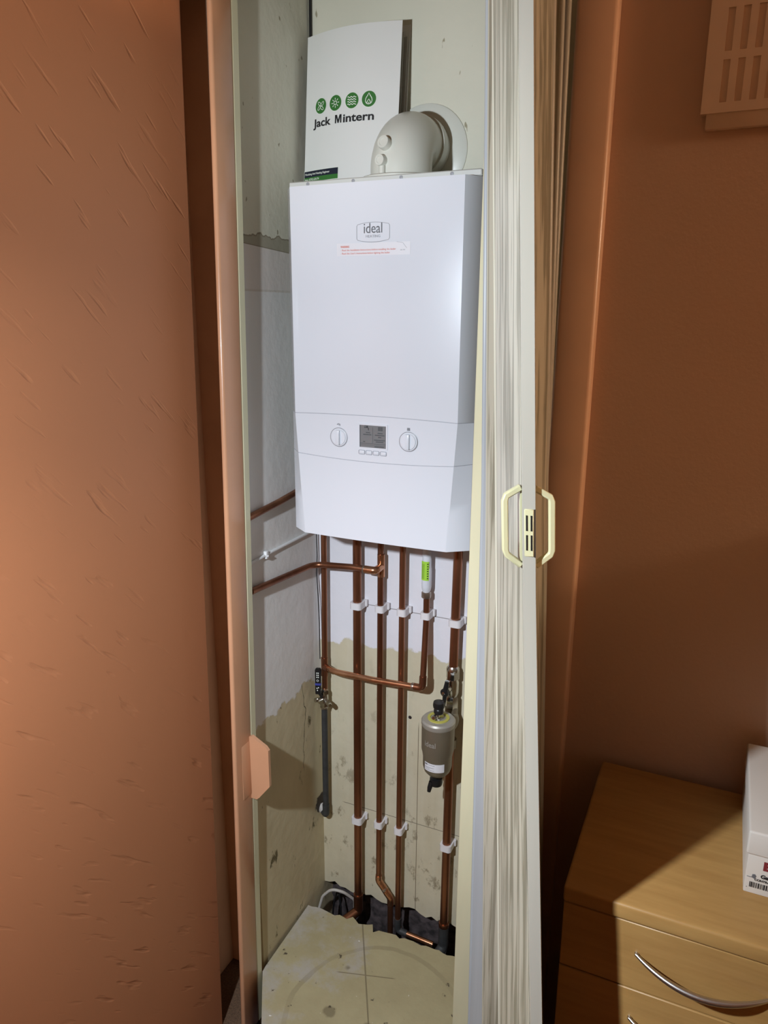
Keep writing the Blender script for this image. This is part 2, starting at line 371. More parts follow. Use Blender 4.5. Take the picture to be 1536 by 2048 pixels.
struct(MB().box(-1.05, XL, 1.40, 1.80, -.25, 2.45).box(-.945, XL, 1.298, 1.40, -.25, 2.45).done('wall_cupboard_left', 'cup_left'))
# back wall with a ragged lower edge over the open floor void
b = MB(); n = 46
low = [(.006*math.sin(i*.9)+random.uniform(-.006, .008)) + .014 for i in range(n+1)]
xs = lin(XL, -.15, n+1)
fr = [b.b.verts.new((xs[i], YB, low[i])) for i in range(n+1)]; bk = [b.b.verts.new((xs[i], 1.650, low[i])) for i in range(n+1)]
tf_ = [b.b.verts.new((x, YB, 2.45)) for x in xs]; tb = [b.b.verts.new((x, 1.650, 2.45)) for x in xs]
for i in range(n):
    b.face([fr[i], fr[i+1], tf_[i+1], tf_[i]]); b.face([fr[i+1], fr[i], bk[i], bk[i+1]]); b.face([bk[i+1], bk[i], tb[i], tb[i+1]]); b.face([tf_[i], tf_[i+1], tb[i+1], tb[i]])
b.face([fr[0], tf_[0], tb[0], bk[0]]); b.face([fr[-1], bk[-1], tb[-1], tf_[-1]])
struct(b.done('wall_cupboard_back', 'cup_back'))
struct(MB().box(-.19, -.15, 1.26, 1.80, -.25, 2.45).done('wall_cupboard_right', 'cup_back'))
b = MB()
b.grid(lambda u, v: (u, 1.668+random.uniform(-.006, .006), v), lin(XL, -.15, 40), lin(-.22, .03, 14), False)
b.grid(lambda u, v: (u, v, -.20+random.uniform(-.012, .012)), lin(XL, -.15, 40), lin(1.16, 1.69, 26), False)
struct(b.done('floor_void', 'rubble', fix=False))
# floor panel of the cupboard, broken along its back edge
b = MB(); n = 60; xs = lin(XL+.006, -.20, n)
def edge(x):
    y = 1.515 + .03*(x+.9)*.5 + random.uniform(-.004, .004)
    if -.80 < x < -.70: y += random.uniform(-.012, .012)
    return y
ys = [edge(x) for x in xs]
poly = [(x, y) for x, y in zip(xs, ys)] + [(-.25, 1.125), (-.818, 1.125), (-.913, 1.274), (XL+.010, 1.290)]
b.prism(poly, -.004, .018)
tag(b.done('floor_panel', 'floor_panel'), 'dusty stained floor panel in the cupboard with a broken back edge', 'floor panel')
# door frame
b = MB().box(-.914, -.902, 1.222, 1.284, -.12, 2.2, .005, 3, tf=leaning)
tr = struct(b.done('trim_1', 'frame_paint'))
b = MB().box(-1.14, -1.09, 1.20, 1.40, -.12, 2.45).box(-1.10, -.944, 1.385, 1.40, -.12, 2.45)
struct(b.done('wall_recess', 'recess_paint'))
b = MB().box(-.935, -.902, 1.283, 1.304, -.12, 2.2, .002, 1, tf=leaning)
c = b.done('inner_stop', 'cream_paint', tr); c['label'] = 'cream painted inner edge'
# strike plate for the door catch
def plate_fn(x, y, z): return (x, y, z)
b = MB()
sil = [(-.866, .592), (-.866, .745), (-.858, .748), (-.823, .730), (-.8165, .722), (-.8165, .634), (-.845, .598), (-.852, .592)]
b.prism([(x*1.0517, 1.64+(z-1.64)*1.0517) for x, z in sil], 1.258, 1.266, lambda x, y, z: (x, z, y)); b.box(-.925, -.9085, 1.226, 1.266, .55, .69, .003, 2)
b.done('strike_plate', 'frame_paint', tr)
b = MB().box(-.247, -.19, 1.16, 1.26, -.12, 2.2, .006, 3); struct(b.done('trim_2', 'frame_paint_lifted'))
b = MB().box(-.39, -.247, 1.222, 1.262, -.12, 2.2, .003, 2); struct(b.done('trim_3', 'cream_paint'))
struct(MB().box(-.80, -.25, 1.130, 1.145, -.12, -.0045, .002, 1).done('trim_5', 'cream_paint'))
b = MB().box(-.93, -.19, 1.16, 1.26, 2.2, 2.26, .006, 2); struct(b.done('trim_4', 'frame_paint'))
# ------------------------------------------------------------------ boiler
XC = -.6435
boiler = thing('boiler', 'white wall-hung gas boiler with two round dials and a small grey screen', 'boiler', (XC, 1.5, 1.173))
WI = lambda z: .1795 - max(0, 1.43-z)*.064
def fpt(c, z):
    k, t = c
    if k == 'o': return V((XC+(.2025 if t[0] > 0 else -.2025), t[1], z))
    return V((XC+t*WI(z), 1.3545-.004*(1-t*t), z))
FY = lambda x: 1.3545-.004*(1-((x-XC)/.1795)**2)
cols = [('o', (-1, 1.402)), ('o', (-1, 1.384)), ('c', -1), ('c', -.985)] + [('c', t) for t in lin(-.95, .95, 25)] + [('c', .985), ('c', 1), ('o', (1, 1.384)), ('o', (1, 1.402))]
TT = lambda c: 1.0 if c[0] == 'o' else abs(c[1])*.9
zt = lambda c: 1.4325+.0045*(1-TT(c)**2)
zb = lambda c: 1.3505-.0075*(1-TT(c)**2)
def patch(name, zlo, zhi, rows, m='white_plastic'):
    b = MB().use(m)
    g = [[b.b.verts.new(fpt(c, zlo(c)+(zhi(c)-zlo(c))*i/(rows-1))) for c in cols] for i in range(rows)]
    for i in range(rows-1):
        for j in range(len(cols)-1):
            b.face([g[i][j], g[i][j+1], g[i+1][j+1], g[i+1][j]], 4 <= j < len(cols)-5)
    loop = g[0] + [r[-1] for r in g[1:-1]] + g[-1][::-1] + [r[0] for r in g[1:-1]][::-1]
    bk = [b.b.verts.new(v.co+V((0, .010, 0))) for v in loop]
    for i in range(len(loop)):
        k = (i+1) % len(loop); b.face([loop[i], loop[k], bk[k], bk[i]])
    return b.done(name, m, boiler)
b = MB().box(XC-.2015, XC+.2015, 1.395, 1.618, 1.176, 1.876, .003, 2)
b.box(XC-.20, XC+.20, 1.386, 1.618, 1.874, 1.8865, .002, 1)
casing = b.done('casing', 'chassis', boiler)
b = MB().use('seam').box(XC-.160, XC+.160, 1.358, 1.397, 1.18, 1.868).box(XC-.199, XC+.199, 1.386, 1.397, 1.18, 1.868)
b.grid(lambda u, v: fpt(cols[int(u)], v)+V((0, .0014, 0)), list(range(1, len(cols)-1)), lin(1.18, 1.868, 12))
b.done('inner_panel', 'seam', boiler)
for x in (-.80, -.70, -.60, -.50): MB().lathe([(.0035, 0), (.0035, .001), (0, .0016)], (x, 1.386, 1.8805), (0, -1, 0), 10).done('casing_screw', 'outline', casing)
cover = patch('front_cover', lambda c: zt(c)+.0007, lambda c: 1.8725, 8)
panel = patch('control_panel', lambda c: zb(c)+.0007, lambda c: zt(c)-.0007, 4)
flap = patch('lower_flap', lambda c: 1.1735, lambda c: zb(c)-.0007, 8)
# badge
FR = lambda off: (lambda x, z: V((x, FY(x)-off, z)))
b = MB().use('outline')
def badge_outline(x0, x1, z0, z1, bow, r=.0022):
    pts = []
    cx = (x0+x1)/2
    for t in lin(-1, 1, 13): pts.append((cx+t*((x1-x0)/2-r), z1-.002+bow*(1-t*t)))
    for t in (.82, -.82): pts.append((x1, (z0+z1)/2+t*((z1-z0)/2-r)))
    for t in lin(1, -1, 13): pts.append((cx+t*((x1-x0)/2-r), z0+.002-bow*(1-t*t)))
    for t in (-.82, .82): pts.append((x0, (z0+z1)/2+t*((z1-z0)/2-r)))
    return pts
b.ribbon(badge_outline(-.675, -.607, 1.767, 1.799, .0035), .0009, FR(.0006), True)
b.ribbon([(x, 1.7685-.0035*(1-((x+.641)/.03)**2)) for x in lin(-.668, -.614, 12)], .0005, FR(.0006))
b.use('print_grey').text('ideal', .026, -.641, 1.7815, FR(.0007), 'CENTER', 0, .038)
b.use('outline').text('HEATING', .0068, -.641, 1.7735, FR(.0007), 'CENTER', 0, .030)
b.done('badge', 'outline', cover)
b = MB().use('sticker').rect(-.7185, -.565, 1.7415, 1.7645, FR(.0004), 6)
b.use('red_ink').text('WARNING', .0052, -.710, 1.7565, FR(.0008), bold=.0001, width=.019)
b.text('- Read the Installation Instructions before installing the boiler', .0048, -.710, 1.7505, FR(.0008), width=.116)
b.text("- Read the User's Instructions before lighting the boiler", .0048, -.710, 1.7445, FR(.0008), width=.104)
b.use('outline').ribbon([(-.592, 1.7645), (-.580, 1.7625), (-.572, 1.753)], .0005, FR(.0008)); b.text('201 747', .003, -.585, 1.749, FR(.0008))
b.done('warning_sticker', 'sticker', cover)
# dials
def dial(x, z):
    y = FY(x); b = MB().use('white_plastic')
    b.lathe([(.0185, 0), (.0185, .0012), (.0180, .0016), (.0165, .0016), (.0162, .0030), (.0155, .0036), (0, .0036)], (x, y-.0004, z), (0, -1, 0), 40)
    b.box(x-.0042, x+.0042, y-.0095, y-.003, z-.0150, z+.0150, .0012, 2)
    k = b.done('control_dial', 'white_plastic', panel)
    b = MB().lathe([(.0199, 0), (.0199, .0010), (.0186, .0014), (.0186, 0)], (x, y-.0003, z), (0, -1, 0), 40)
    b.done('dial_ring', 'outline', k)
    return k
dial(-.718, 1.3895); dial(-.5635, 1.3915)
b = MB().use('print_grey')
f_ = FR(.0006)
b.ribbon([(-.7225, 1.4152), (-.7185, 1.4175), (-.7155, 1.4165), (-.7155, 1.4130)], .0011, f_); b.ribbon([(-.720, 1.4150), (-.7165, 1.4150)], .0009, f_); b.done('dial_symbol', 'print_grey', panel); b = MB().use('print_grey')
for k in range(4): b.ribbon([(-.566+k*.0016, 1.4135), (-.566+k*.0016, 1.4185)], .0010, f_)
b.ribbon([(-.5668, 1.4137), (-.5605, 1.4137)], .0007, f_); b.ribbon([(-.5668, 1.4183), (-.5605, 1.4183)], .0007, f_)
b.done('dial_symbol', 'print_grey', panel)
# screen
y0 = FY(-.641)
b = MB().use('white_plastic')
for q in ((-.6735, -.6700, 1.3735, 1.4185), (-.6115, -.6080, 1.3735, 1.4185), (-.6735, -.6080, 1.4185, 1.4215), (-.6735, -.6080, 1.371, 1.3735)):
    b.box(q[0], q[1], y0-.0014, y0+.0008, q[2], q[3])
frame = b.done('screen_frame', 'white_plastic', panel)
L_ = lambda x, z: V((x, y0-.0008, z))
b = MB().use('lcd').box(-.6702, -.6113, y0-.0004, y0+.001, 1.3733, 1.4187)
b.use('lcd_ink').rect(-.6700, -.6688, 1.3735, 1.4185, L_)
b.ribbon([(-.641, 1.383), (-.641, 1.415)], .0004, L_); b.ribbon([(-.6685, 1.3815), (-.612, 1.3815)], .0007, L_); b.ribbon([(-.6685, 1.3785), (-.612, 1.3785)], .0004, L_)
b.ribbon([(-.660, 1.4140), (-.653, 1.4140), (-.6505, 1.4125), (-.6505, 1.4085)], .0022, L_); b.rect(-.6545, -.6525, 1.4140, 1.4170, L_); b.rect(-.659, -.651, 1.4162, 1.4175, L_)
for k in range(4): b.rect(-.629+k*.0026, -.6274+k*.0026, 1.4085, 1.4165, L_)
for (xa, xb, z) in ((-.656, -.647, 1.4035), (-.662, -.644, 1.3995), (-.630, -.619, 1.4035), (-.636, -.615, 1.3995), (-.629, -.622, 1.3955), (-.638, -.614, 1.3895), (-.634, -.617, 1.3860), (-.662, -.658, 1.3850), (-.637, -.616, 1.3760)):
    x = xa
    while x < xb:
        w = random.choice((.0009, .0013, .0017)); b.rect(x, min(x+w, xb), z-.0009, z+.0009, L_); x += w+.0005
b.done('display_screen', 'lcd', panel)
for i, x in enumerate((-.6655, -.6495, -.6335, -.6175)):
    b = MB().use('white_plastic').box(x-.0062, x+.0062, y0-.0016, y0+.001, 1.3590, 1.3668, .002, 3)
    o = b.done('push_button', 'white_plastic', panel)
    fn = lambda px, pz: V((px, y0-.0008, pz))
    pts = []
    for cx, cz, a0 in ((x+.0048, 1.3652, 0), (x-.0048, 1.3652, 90), (x-.0048, 1.3606, 180), (x+.0048, 1.3606, 270)):
        for k in range(5): a = math.radians(a0+k*22.5); pts.append((cx+.0021*math.cos(a), cz+.0021*math.sin(a)))
    MB().ribbon(pts, .0007, fn, True).done('button_outline', 'outline', o)
b = MB().use('white_plastic').rect(-.674, -.613, 1.316, 1.338, FR(.0003), 4)
b.done('clear_sticker', 'white_plastic', flap)
# ------------------------------------------------------------------ flue elbow
flue = thing('flue_elbow', 'white plastic flue elbow turning from the boiler top into the wall', 'flue', (-.645, 1.49, 1.8865))
path = [(-.645, 1.49, 1.888), (-.645, 1.49, 1.912)] + [(-.645, 1.49+.066*(1-math.cos(a)), 1.912+.060*math.sin(a)) for a in lin(0.12, math.pi/2, 14)] + [(-.645, 1.59, 1.972), (-.645, 1.6225, 1.972)]
b = MB().tube(path, .0605, 40, rs=[.0615, .0615]+[.0615-.0045*i/13 for i in range(14)]+[.056, .056])
b.lathe([(.0605, 0), (.0605, .022), (.0555, .024)], (-.645, 1.570, 1.972), (0, 1, 0), 40)
b.tube([(-.6585, 1.4275, 1.890), (-.6585, 1.4275, 1.912)], .0065, 12)
bend = b.done('bend', 'white_flue', flue)
b = MB().lathe([(.082, 0), (.082, .007), (.079, .009), (.063, .010), (.060, .010)], (-.645, 1.49, 1.8865), (0, 0, 1), 44)
b.done('base_ring', 'white_flue', flue)
b = MB().lathe([(.093, 0), (.093, -.003), (.091, -.0045), (.050, -.0050)], (-.645, 1.6222, 1.968), (0, 1, 0), 48)
b.done('wall_seal', 'white_flue', flue)
def cap(p, d, r):
    d = V(d).normalized(); p = V(p)
    b = MB().lathe([(r, -.006), (r, .010), (r*.94, .0125), (r*.6, .0125), (r*.55, .0115), (0, .0115)], p, d, 26)
    b.done('sampling_cap', 'white_flue', flue)
cap((-.6545, 1.4360, 1.9500), (-.12, -.92, .25), .0125); cap((-.6585, 1.4300, 1.9200), (-.15, -.98, .04), .0105)
# ------------------------------------------------------------------ document folder on top of the boiler
folder = thing('document_folder', 'white card folder with green round icons standing on the boiler', 'folder', (-.79, 1.56, 1.887))
def FO(s, t, off=0.0):
    u, v = s/.225, t/.316
    return V((-.903+.225*u, 1.547+.03*v-.022*math.sin(math.pi*min(max(u, 0), 1))-.012*u-off, 1.887+.316*v))
b = MB().use('card')
us, vs = lin(0, .225, 20), lin(0, .316, 8)
a = b.grid(lambda u, v: FO(u, v), us, vs); c = b.grid(lambda u, v: FO(u, v, -.0012), us, vs)
def rim(b, a, c):
    la = a[0]+[r[-1] for r in a[1:-1]]+a[-1][::-1]+[r[0] for r in a[1:-1]][::-1]; lc = c[0]+[r[-1] for r in c[1:-1]]+c[-1][::-1]+[r[0] for r in c[1:-1]][::-1]
    for i in range(len(la)): k = (i+1) % len(la); b.face([la[i], la[k], lc[k], lc[i]])
rim(b, a, c)
front = b.done('front_flap', 'card', folder)
K = lambda off: (lambda s, t: FO(s, t, off))
for i, s in enumerate((.0452, .0853, .1257, .1634)):
    t = .1735; fn = lambda x, y, s=s: FO(s+x, .1735+y, .0012); b = MB().use('white_ink').disc((0, 0), .0164, lambda x, y: FO(s+x, t+y, .0005), 36)
    b.use('green').disc((0, 0), .0152, lambda x, y: FO(s+x, t+y, .0008), 36); b.use('white_ink')
    w = .0014
    if i == 0:
        for k in range(4):
            a0 = math.radians(38+90*k); pts = []
            for q in lin(0, 2*math.pi, 15)[:-1]:
                px, py = .0058+.0050*math.cos(q), .0026*math.sin(q)+.0007*math.cos(q); pts.append((px*math.cos(a0)-py*math.sin(a0), px*math.sin(a0)+py*math.cos(a0)))
            b.ribbon(pts, .0011, fn, True)
    elif i == 1:
        b.ribbon([(.0036*math.cos(q), .0036*math.sin(q)) for q in lin(0, 2*math.pi, 21)[:-1]], w, fn, True)
        for k in range(8):
            q = k*math.pi/4+.05; b.ribbon([(.0058*math.cos(q), .0058*math.sin(q)), (.0098*math.cos(q), .0098*math.sin(q))], w, fn)
    elif i == 2:
        for k in range(4): b.ribbon([(x, .0066-k*.0046+.0011*math.sin((x+.01)*2*math.pi/.0068)) for x in lin(-.0100, .0100, 26)], w, fn)
    else:
        b.ribbon([(0, .0112), (.0026, .0068), (.0062, .0015), (.0072, -.003), (.0058, -.0072), (.003, -.0092), (0, -.0098), (-.003, -.0092), (-.0058, -.0072), (-.0072, -.003), (-.0062, .0015), (-.0026, .0068)], w, fn, True)
        b.ribbon([(-.0042, -.0086), (-.0030, -.0046), (0, -.0005), (.0030, -.0046), (.0042, -.0086)], w, fn); b.ribbon([(-.0010, -.0085), (0, -.0062), (.0010, -.0085)], .001, fn)
    b.done('round_icon', 'green', front)
MB().use('ink').text('Jack', .0225, .0270, .1335, K(.0007), bold=.00055, width=.0500).prism(
    [(0, 0), (0, .0163), (.0048, .0163), (.0082, .0062), (.0116, .0163), (.0164, .0163), (.0164, 0), (.0132, 0), (.0132, .0118), (.0096, 0), (.0068, 0), (.0032, .0118), (.0032, 0)],
    .0007, .0008, lambda x, y, z: FO(.0855+x, .1335+y, z)).text('intern', .0225, .1050, .1335, K(.0007), bold=.00055, width=.0695).done('printed_name', 'ink', front)
b = MB().use('white_ink').rect(-.0005, .0985, .0236, .0478, K(.0004), 8)
b.use('navy').rect(.0003, .0972, .0340, .0466, K(.0007), 8); b.use('green').rect(.0003, .0972, .0246, .0340, K(.0007), 8)
b.use('white_ink').text('Plumbing And Heating Engineer', .0058, .0030, .0385, K(.0010), bold=.00008, width=.072)
b.text('Mob: 07792 676174', .0062, .0030, .0270, K(.0010), bold=.00008, width=.042)
b.done('contact_strip', 'navy', front)
def back_sheet(name, m, x0, x1, z1, yb, yt, th, lean_=0.0):
    b = MB().use(m); vs = []
    P = lambda x, z, o: V((x+lean_*(z-1.887), yb+(yt-yb)*(z-1.887)/.33+o, z))
    for o in (0, th): vs.append([b.b.verts.new(P(x, z, o)) for x, z in ((x0, 1.888), (x1, 1.888), (x1, z1), (x0, z1))])
    b.face(vs[0]); b.face(vs[1][::-1])
    for i in range(4): k = (i+1) % 4; b.face([vs[0][i], vs[0][k], vs[1][k], vs[1][i]])
    return b.done(name, m, folder)
back_sheet('back_flap', 'card', -.905, -.683, 2.212, 1.586, 1.6195, .0012)
for k, (x1, z1) in enumerate(((-.684, 2.180), (-.688, 2.192), (-.692, 2.172), (-.686, 2.186))):
    back_sheet('paper_sheet', 'paper', -.898, x1, z1, 1.560+k*.006, 1.592+k*.0055, .0008, .004*(k-1))
# ------------------------------------------------------------------ pipework
YP = 1.595
def pipe(name, label, parts, group='copper pipes below the boiler'):
    """parts: first (points, radius, material) is the pipe itself, the rest are children (name, builder)"""
    pts, r, m = parts[0]
    t = tag(MB().tube(pts, r, 18).done(name, m), label, 'pipe', group)
    for nm, fnc, mm in parts[1:]:
        b = MB(); fnc(b); b.done(nm, mm, t)
    return t
def ring(p, d, r, l): return lambda b: b.lathe([(r*.97, -l/2), (r, -l/2+.001), (r, l/2-.001), (r*.97, l/2)], p, d, 20)
def tube_(pts, r): return lambda b: b.tube(pts, r, 18)
AX = -.894
pipe('copper_pipe', 'left-hand copper pipe in the corner running down to the lever valve', [
    ([(AX, YP, 1.178), (AX-.002, YP, .90), (AX-.003, YP-.004, .645)], .0078, 'copper'),
    ('tee_joint', lambda b: (b.tube([(AX-.003, YP-.003, .700), (AX-.003, YP-.003, .752)], .0092, 18), b.tube([(AX-.003, YP-.003, .727), (AX+.016, YP-.014, .727)], .0092, 18)), 'copper'),
    ('cross_pipe', tube_(fillet([(AX+.006, YP-.008, .727), (-.855, 1.568, .731), (-.74, 1.560, .737), (-.607, 1.566, .741)], .10), .0078), 'copper_bright'),
    ('elbow_joint', tube_(fillet([(-.635, 1.5655, .7405), (-.6065, 1.566, .741), (-.6065, 1.568, .772)], .012), .0092), 'copper'),
    ('solder_ring', ring((-.632, 1.5655, .7405), (1, 0, 0), .0093, .007), 'solder'),
    ('riser_pipe', tube_([(-.6065, 1.567, .760), (-.6105, 1.592, .905), (-.612, 1.595, .982)], .0078), 'copper')])
pipe('copper_pipe', 'thick straight copper pipe, second from the left under the boiler', [
    ([(-.800, YP, 1.178), (-.801, YP, .035)], .0112, 'copper'),
    ('elbow_joint', tube_(fillet([(-.801, YP, .034), (-.801, YP, -.022), (-.838, 1.535, -.040)], .012), .0135), 'copper'),
    ('joint_collar', ring((-.801, YP, .030), (0, 0, 1), .0138, .012), 'copper'),
    ('tail_pipe', tube_([(-.826, 1.555, -.034), (-.885, 1.46, -.060)], .0112), 'copper_bright')])
pipe('copper_pipe', 'thin copper pipe with a tee branch bending round onto the left wall', [
    (fillet([(-.735, YP, 1.178), (-.737, YP, .125), (-.738, YP, .105), (-.701, YP, .058), (-.701, YP, -.15)], [.05, .018, .018]), .0078, 'copper'),
    ('branch_pipe', tube_(fillet([(-.733, 1.562, 1.030), (-.800, 1.560, 1.030), (-.904, 1.560, 1.022), (-.9120, 1.46, 1.026), (-.9155, 1.299, 1.037)], [.03, .035, .03]), .0078), 'copper'),
    ('tee_joint', lambda b: (b.tube([(-.734, YP, 1.004), (-.734, YP, 1.062)], .0095, 18), b.tube(fillet([(-.734, YP, 1.030), (-.733, 1.561, 1.030), (-.762, 1.560, 1.030)], .009), .0095, 18)), 'copper_bright'),
    ('solder_ring', ring((-.763, 1.560, 1.030), (1, 0, 0), .0092, .006), 'solder'),
    ('lower_bend', tube_(fillet([(-.737, YP, .122), (-.738, YP, .104), (-.716, YP, .078)], .018), .0092), 'copper_bright'),
    ('lower_bend', tube_(fillet([(-.716, YP, .076), (-.701, YP, .058), (-.701, YP, .036)], .018), .0092), 'copper_bright'),
    ('solder_ring', ring((-.719, YP, .081), (.62, 0, -.79), .0095, .008), 'solder')])
pipe('copper_pipe', 'thin straight copper pipe in the middle, right of the tee branch pipe', [
    ([(-.676, YP, 1.178), (-.678, YP, -.028)], .0078, 'copper'),
    ('elbow_joint', tube_(fillet([(-.678, YP, .0), (-.678, YP, -.040), (-.650, YP, -.042)], .012), .0095), 'dark_hose'),
    ('floor_pipe', tube_([(-.662, YP, -.0415), (-.572, YP, -.046)], .0078), 'copper_bright')])
pipe('copper_pipe', 'thick right-hand copper pipe between the boiler and the isolating valve', [
    ([(-.534, YP, 1.178), (-.538, YP, .795)], .0112, 'copper')])
pipe('copper_pipe', 'thick right-hand copper pipe running from the filter down to the floor', [
    ([(-.540, YP, .682), (-.541, YP, .3), (-.542, YP, .030)], .0112, 'copper'),
    ('elbow_joint', tube_(fillet([(-.542, YP, .032), (-.542, YP, -.040), (-.566, 1.528, -.068)], .02), .0138), 'dark_hose'),
    ('joint_collar', ring((-.542, YP, .034), (0, 0, 1), .0142, .012), 'copper')])
pipe('copper_pipe', 'short copper pipe on the left wall disappearing behind the boiler', [
    (fillet([(-.9155, 1.299, 1.206), (-.9120, 1.42, 1.215), (-.9110, 1.621, 1.234)], .1), .0078, 'copper')], None)
# lever valve and hose on the left pipe
VX = -.898
t = thing('lever_valve', 'small lever valve with black and blue handle at the bottom of the left pipe', 'valve', (VX, 1.59, .60))
b = MB().lathe([(.009, .044), (.0125, .040), (.0125, .030), (.0095, .028), (.0115, .016), (.0115, .006), (.0125, .004), (.0125, -.008), (.009, -.012)], (VX, 1.589, .618), (0, 0, 1), 6, False)
b.lathe([(.0078, .046), (.0105, .034), (.0118, .018), (.0105, .0), (.0078, -.014)], (VX, 1.589, .618), (0, 0, 1), 20)
b.lathe([(.006, 0), (.006, .022), (0, .022)], (VX, 1.587, .636), (-.35, -.9, 0), 14); b.lathe([(.007, 0), (.007, .03), (.005, .034), (0, .034)], (VX+.004, 1.585, .632), (.8, -.6, 0), 6, False)
b.lathe([(.0065, 0), (.0065, .010), (0, .012)], (VX-.010, 1.575, .634), (-.5, -.85, .1), 14)
b.done('valve_body', 'chrome', t)
b = MB().use('black')
pl = [(-.0065, .0), (.0065, .0), (.0072, .004), (.0072, .070), (.005, .075), (-.005, .075), (-.0072, .070), (-.0072, .004)]
HN = lambda x, y, z: V((-.902+x*.95, 1.566+x*.3+z, .657+y))
b.prism(pl, -.003, .003, HN)
b.use('blue').prism([(-.0074, .026), (.0074, .026), (.0074, .032), (-.0074, .032)], -.0034, .0034, HN)
b.use('white_ink'); hf = lambda x, y: HN(x, y, -.0036)
b.ribbon([(.0026*math.cos(q), .040+.0026*math.sin(q)) for q in lin(0, 2*math.pi, 13)[:-1]], .0009, hf, True)
for q in ((-.003, .048), (.001, .048), (-.003, .054), (.001, .054), (-.003, .060), (.001, .060), (-.002, .010), (-.003, .016), (.001, .018)): b.rect(q[0], q[0]+.0022, q[1], q[1]+.0035, hf)
b.use('black').tube([(-.902, 1.568, .660), (-.899, 1.580, .640)], .004, 10)
b.done('lever_handle', 'black', t)
t = thing('drain_hose', 'dark grey hose dropping from the lever valve to the wall hole', 'hose', (VX, 1.59, .27))
MB().tube([(VX, 1.589, .612), (VX-.002, 1.592, .29)], .0082, 16).done('hose', 'dark_hose', t)
b = MB(); b.tube(fillet([(VX-.002, 1.592, .302), (VX-.002, 1.592, .268), (-.916, 1.606, .266)], .010), .0098, 16); b.done('end_elbow', 'dark_hose', t)
MB().tube([(-.911, 1.602, .268), (-.924, 1.612, .270)], .013, 14, rs=[.009, .017]).done('wall_stub', 'cable_grey', t)
MB().lathe([(.0102, -.005), (.0102, .005)], (VX, 1.589, .609), (0, 0, 1), 14).done('hose_clamp', 'solder', t)
# discharge tube above the riser
t = thing('condensate_tube', 'white plastic tube with lime green label above the elbowed copper riser', 'tube', (-.613, YP, .98))
MB().lathe([(.0078, .978), (.0088, .984), (.0115, .992), (.0122, .998), (.0122, 1.045), (.0112, 1.048), (.0112, 1.178)], (-.613, YP, 0), (0, 0, 1), 24).done('tube', 'white_plastic', t)
MB().lathe([(.0100, .968), (.0120, .970), (.0120, .982), (.0104, .984)], (-.613, YP, 0), (0, 0, 1), 20).done('grey_nut', 'solder', t)
cyl = lambda cx, cy, r: (lambda a, z: V((cx+r*math.sin(a/r), cy-r*math.cos(a/r), z)))
b = MB().use('lime').rect(-.012, .010, 1.016, 1.064, cyl(-.613, YP, .0127), 10)
b.use('ink'); fn = cyl(-.613, YP, .0130)
for z in lin(1.022, 1.058, 7): b.rect(.0055, .0085, z-.0016, z+.0012, fn)
for k in range(3): b.rect(-.0085+k*.003, -.0079+k*.003, 1.02, 1.058, fn)
b.done('tube_label', 'lime', t)
# isolating valve on the right
t = thing('isolating_valve', 'nickel isolating valve with black handle on the thick right pipe', 'valve', (-.539, YP, .69))
b = MB().lathe([(.0135, .796), (.0172, .793), (.0172, .770), (.0145, .768)], (-.539, YP, 0), (0, 0, 1), 6, False)
b.lathe([(.0118, .803), (.0158, .797), (.0158, .790)], (-.539, YP, 0), (0, 0, 1), 24)
b.lathe([(.0135, .770), (.0165, .760), (.0165, .732), (.0130, .722)], (-.540, YP, 0), (0, 0, 1), 24)
b.lathe([(.0125, .724), (.0165, .718), (.0165, .690), (.0125, .684)], (-.540, YP, 0), (0, 0, 1), 6, False)
b.lathe([(.008, 0), (.008, .022), (0, .022)], (-.542, 1.583, .748), (-.15, -.98, 0), 14)
b.done('valve_body', 'chrome', t)
b = MB().use('black').lathe([(.0105, 0), (.0105, .010), (.008, .012), (0, .012)], (-.545, 1.566, .746), (-.15, -.98, 0), 20)
b.tube([(-.5445, 1.558, .750), (-.540, 1.559, .778)], .006, 10, rs=[.007, .0055]); b.tube([(-.5455, 1.560, .742), (-.549, 1.562, .708)], .005, 10, rs=[.006, .004])
hd = b.done('handle', 'black', t)
MB().lathe([(.0045, 0), (.0045, .002), (0, .003)], (-.547, 1.5535, .746), (-.15, -.98, 0), 14).done('handle_screw', 'chrome', hd)
# magnetic filter
FX, FYY = -.549, 1.528
t = thing('magnetic_filter', 'bronze-grey cylinder filter with black cap hanging beside the right pipe', 'filter', (FX, FYY, .537))
b = MB().lathe([(0, .536), (.012, .537), (.024, .543), (.032, .553), (.0355, .566), (.0358, .590), (.0375, .602), (.0398, .612), (.0402, .66), (.0402, .680)], (FX, FYY, 0), (0, 0, 1), 44)
body = b.done('canister', 'pewter', t)
MB().lathe([(.0400, .676), (.0414, .680), (.0414, .688), (.038, .692), (.027, .6935), (0, .694)], (FX, FYY, 0), (0, 0, 1), 44).done('lid', 'satin', t)
MB().lathe([(.0265, .6930), (.0265, .6955), (.0195, .6960), (.0190, .6930)], (FX, FYY, 0), (0, 0, 1), 36).done('yellow_ring', 'yellow', t)
b = MB().lathe([(.0125, .693), (.0125, .707), (.010, .709)], (FX, FYY, 0), (0, 0, 1), 6, False)
b.lathe([(.006, 0), (.006, .012), (.0045, .014), (0, .014)], (FX-.002, FYY-.010, .702), (-.2, -.95, .1), 6, False); b.done('vent_nut', 'chrome', t)
MB().lathe([(.0085, .706), (.0120, .708), (.0120, .716), (.0100, .719), (.0135, .722), (.0145, .729), (.0130, .736), (0, .738)], (FX, FYY, 0), (0, 0, 1), 28).done('top_cap', 'black', t)
b = MB().lathe([(.009, .540), (.009, .530), (.0155, .528), (.0165, .518), (.0150, .510), (0, .508)], (FX-.002, FYY, 0), (0, 0, 1), 24)
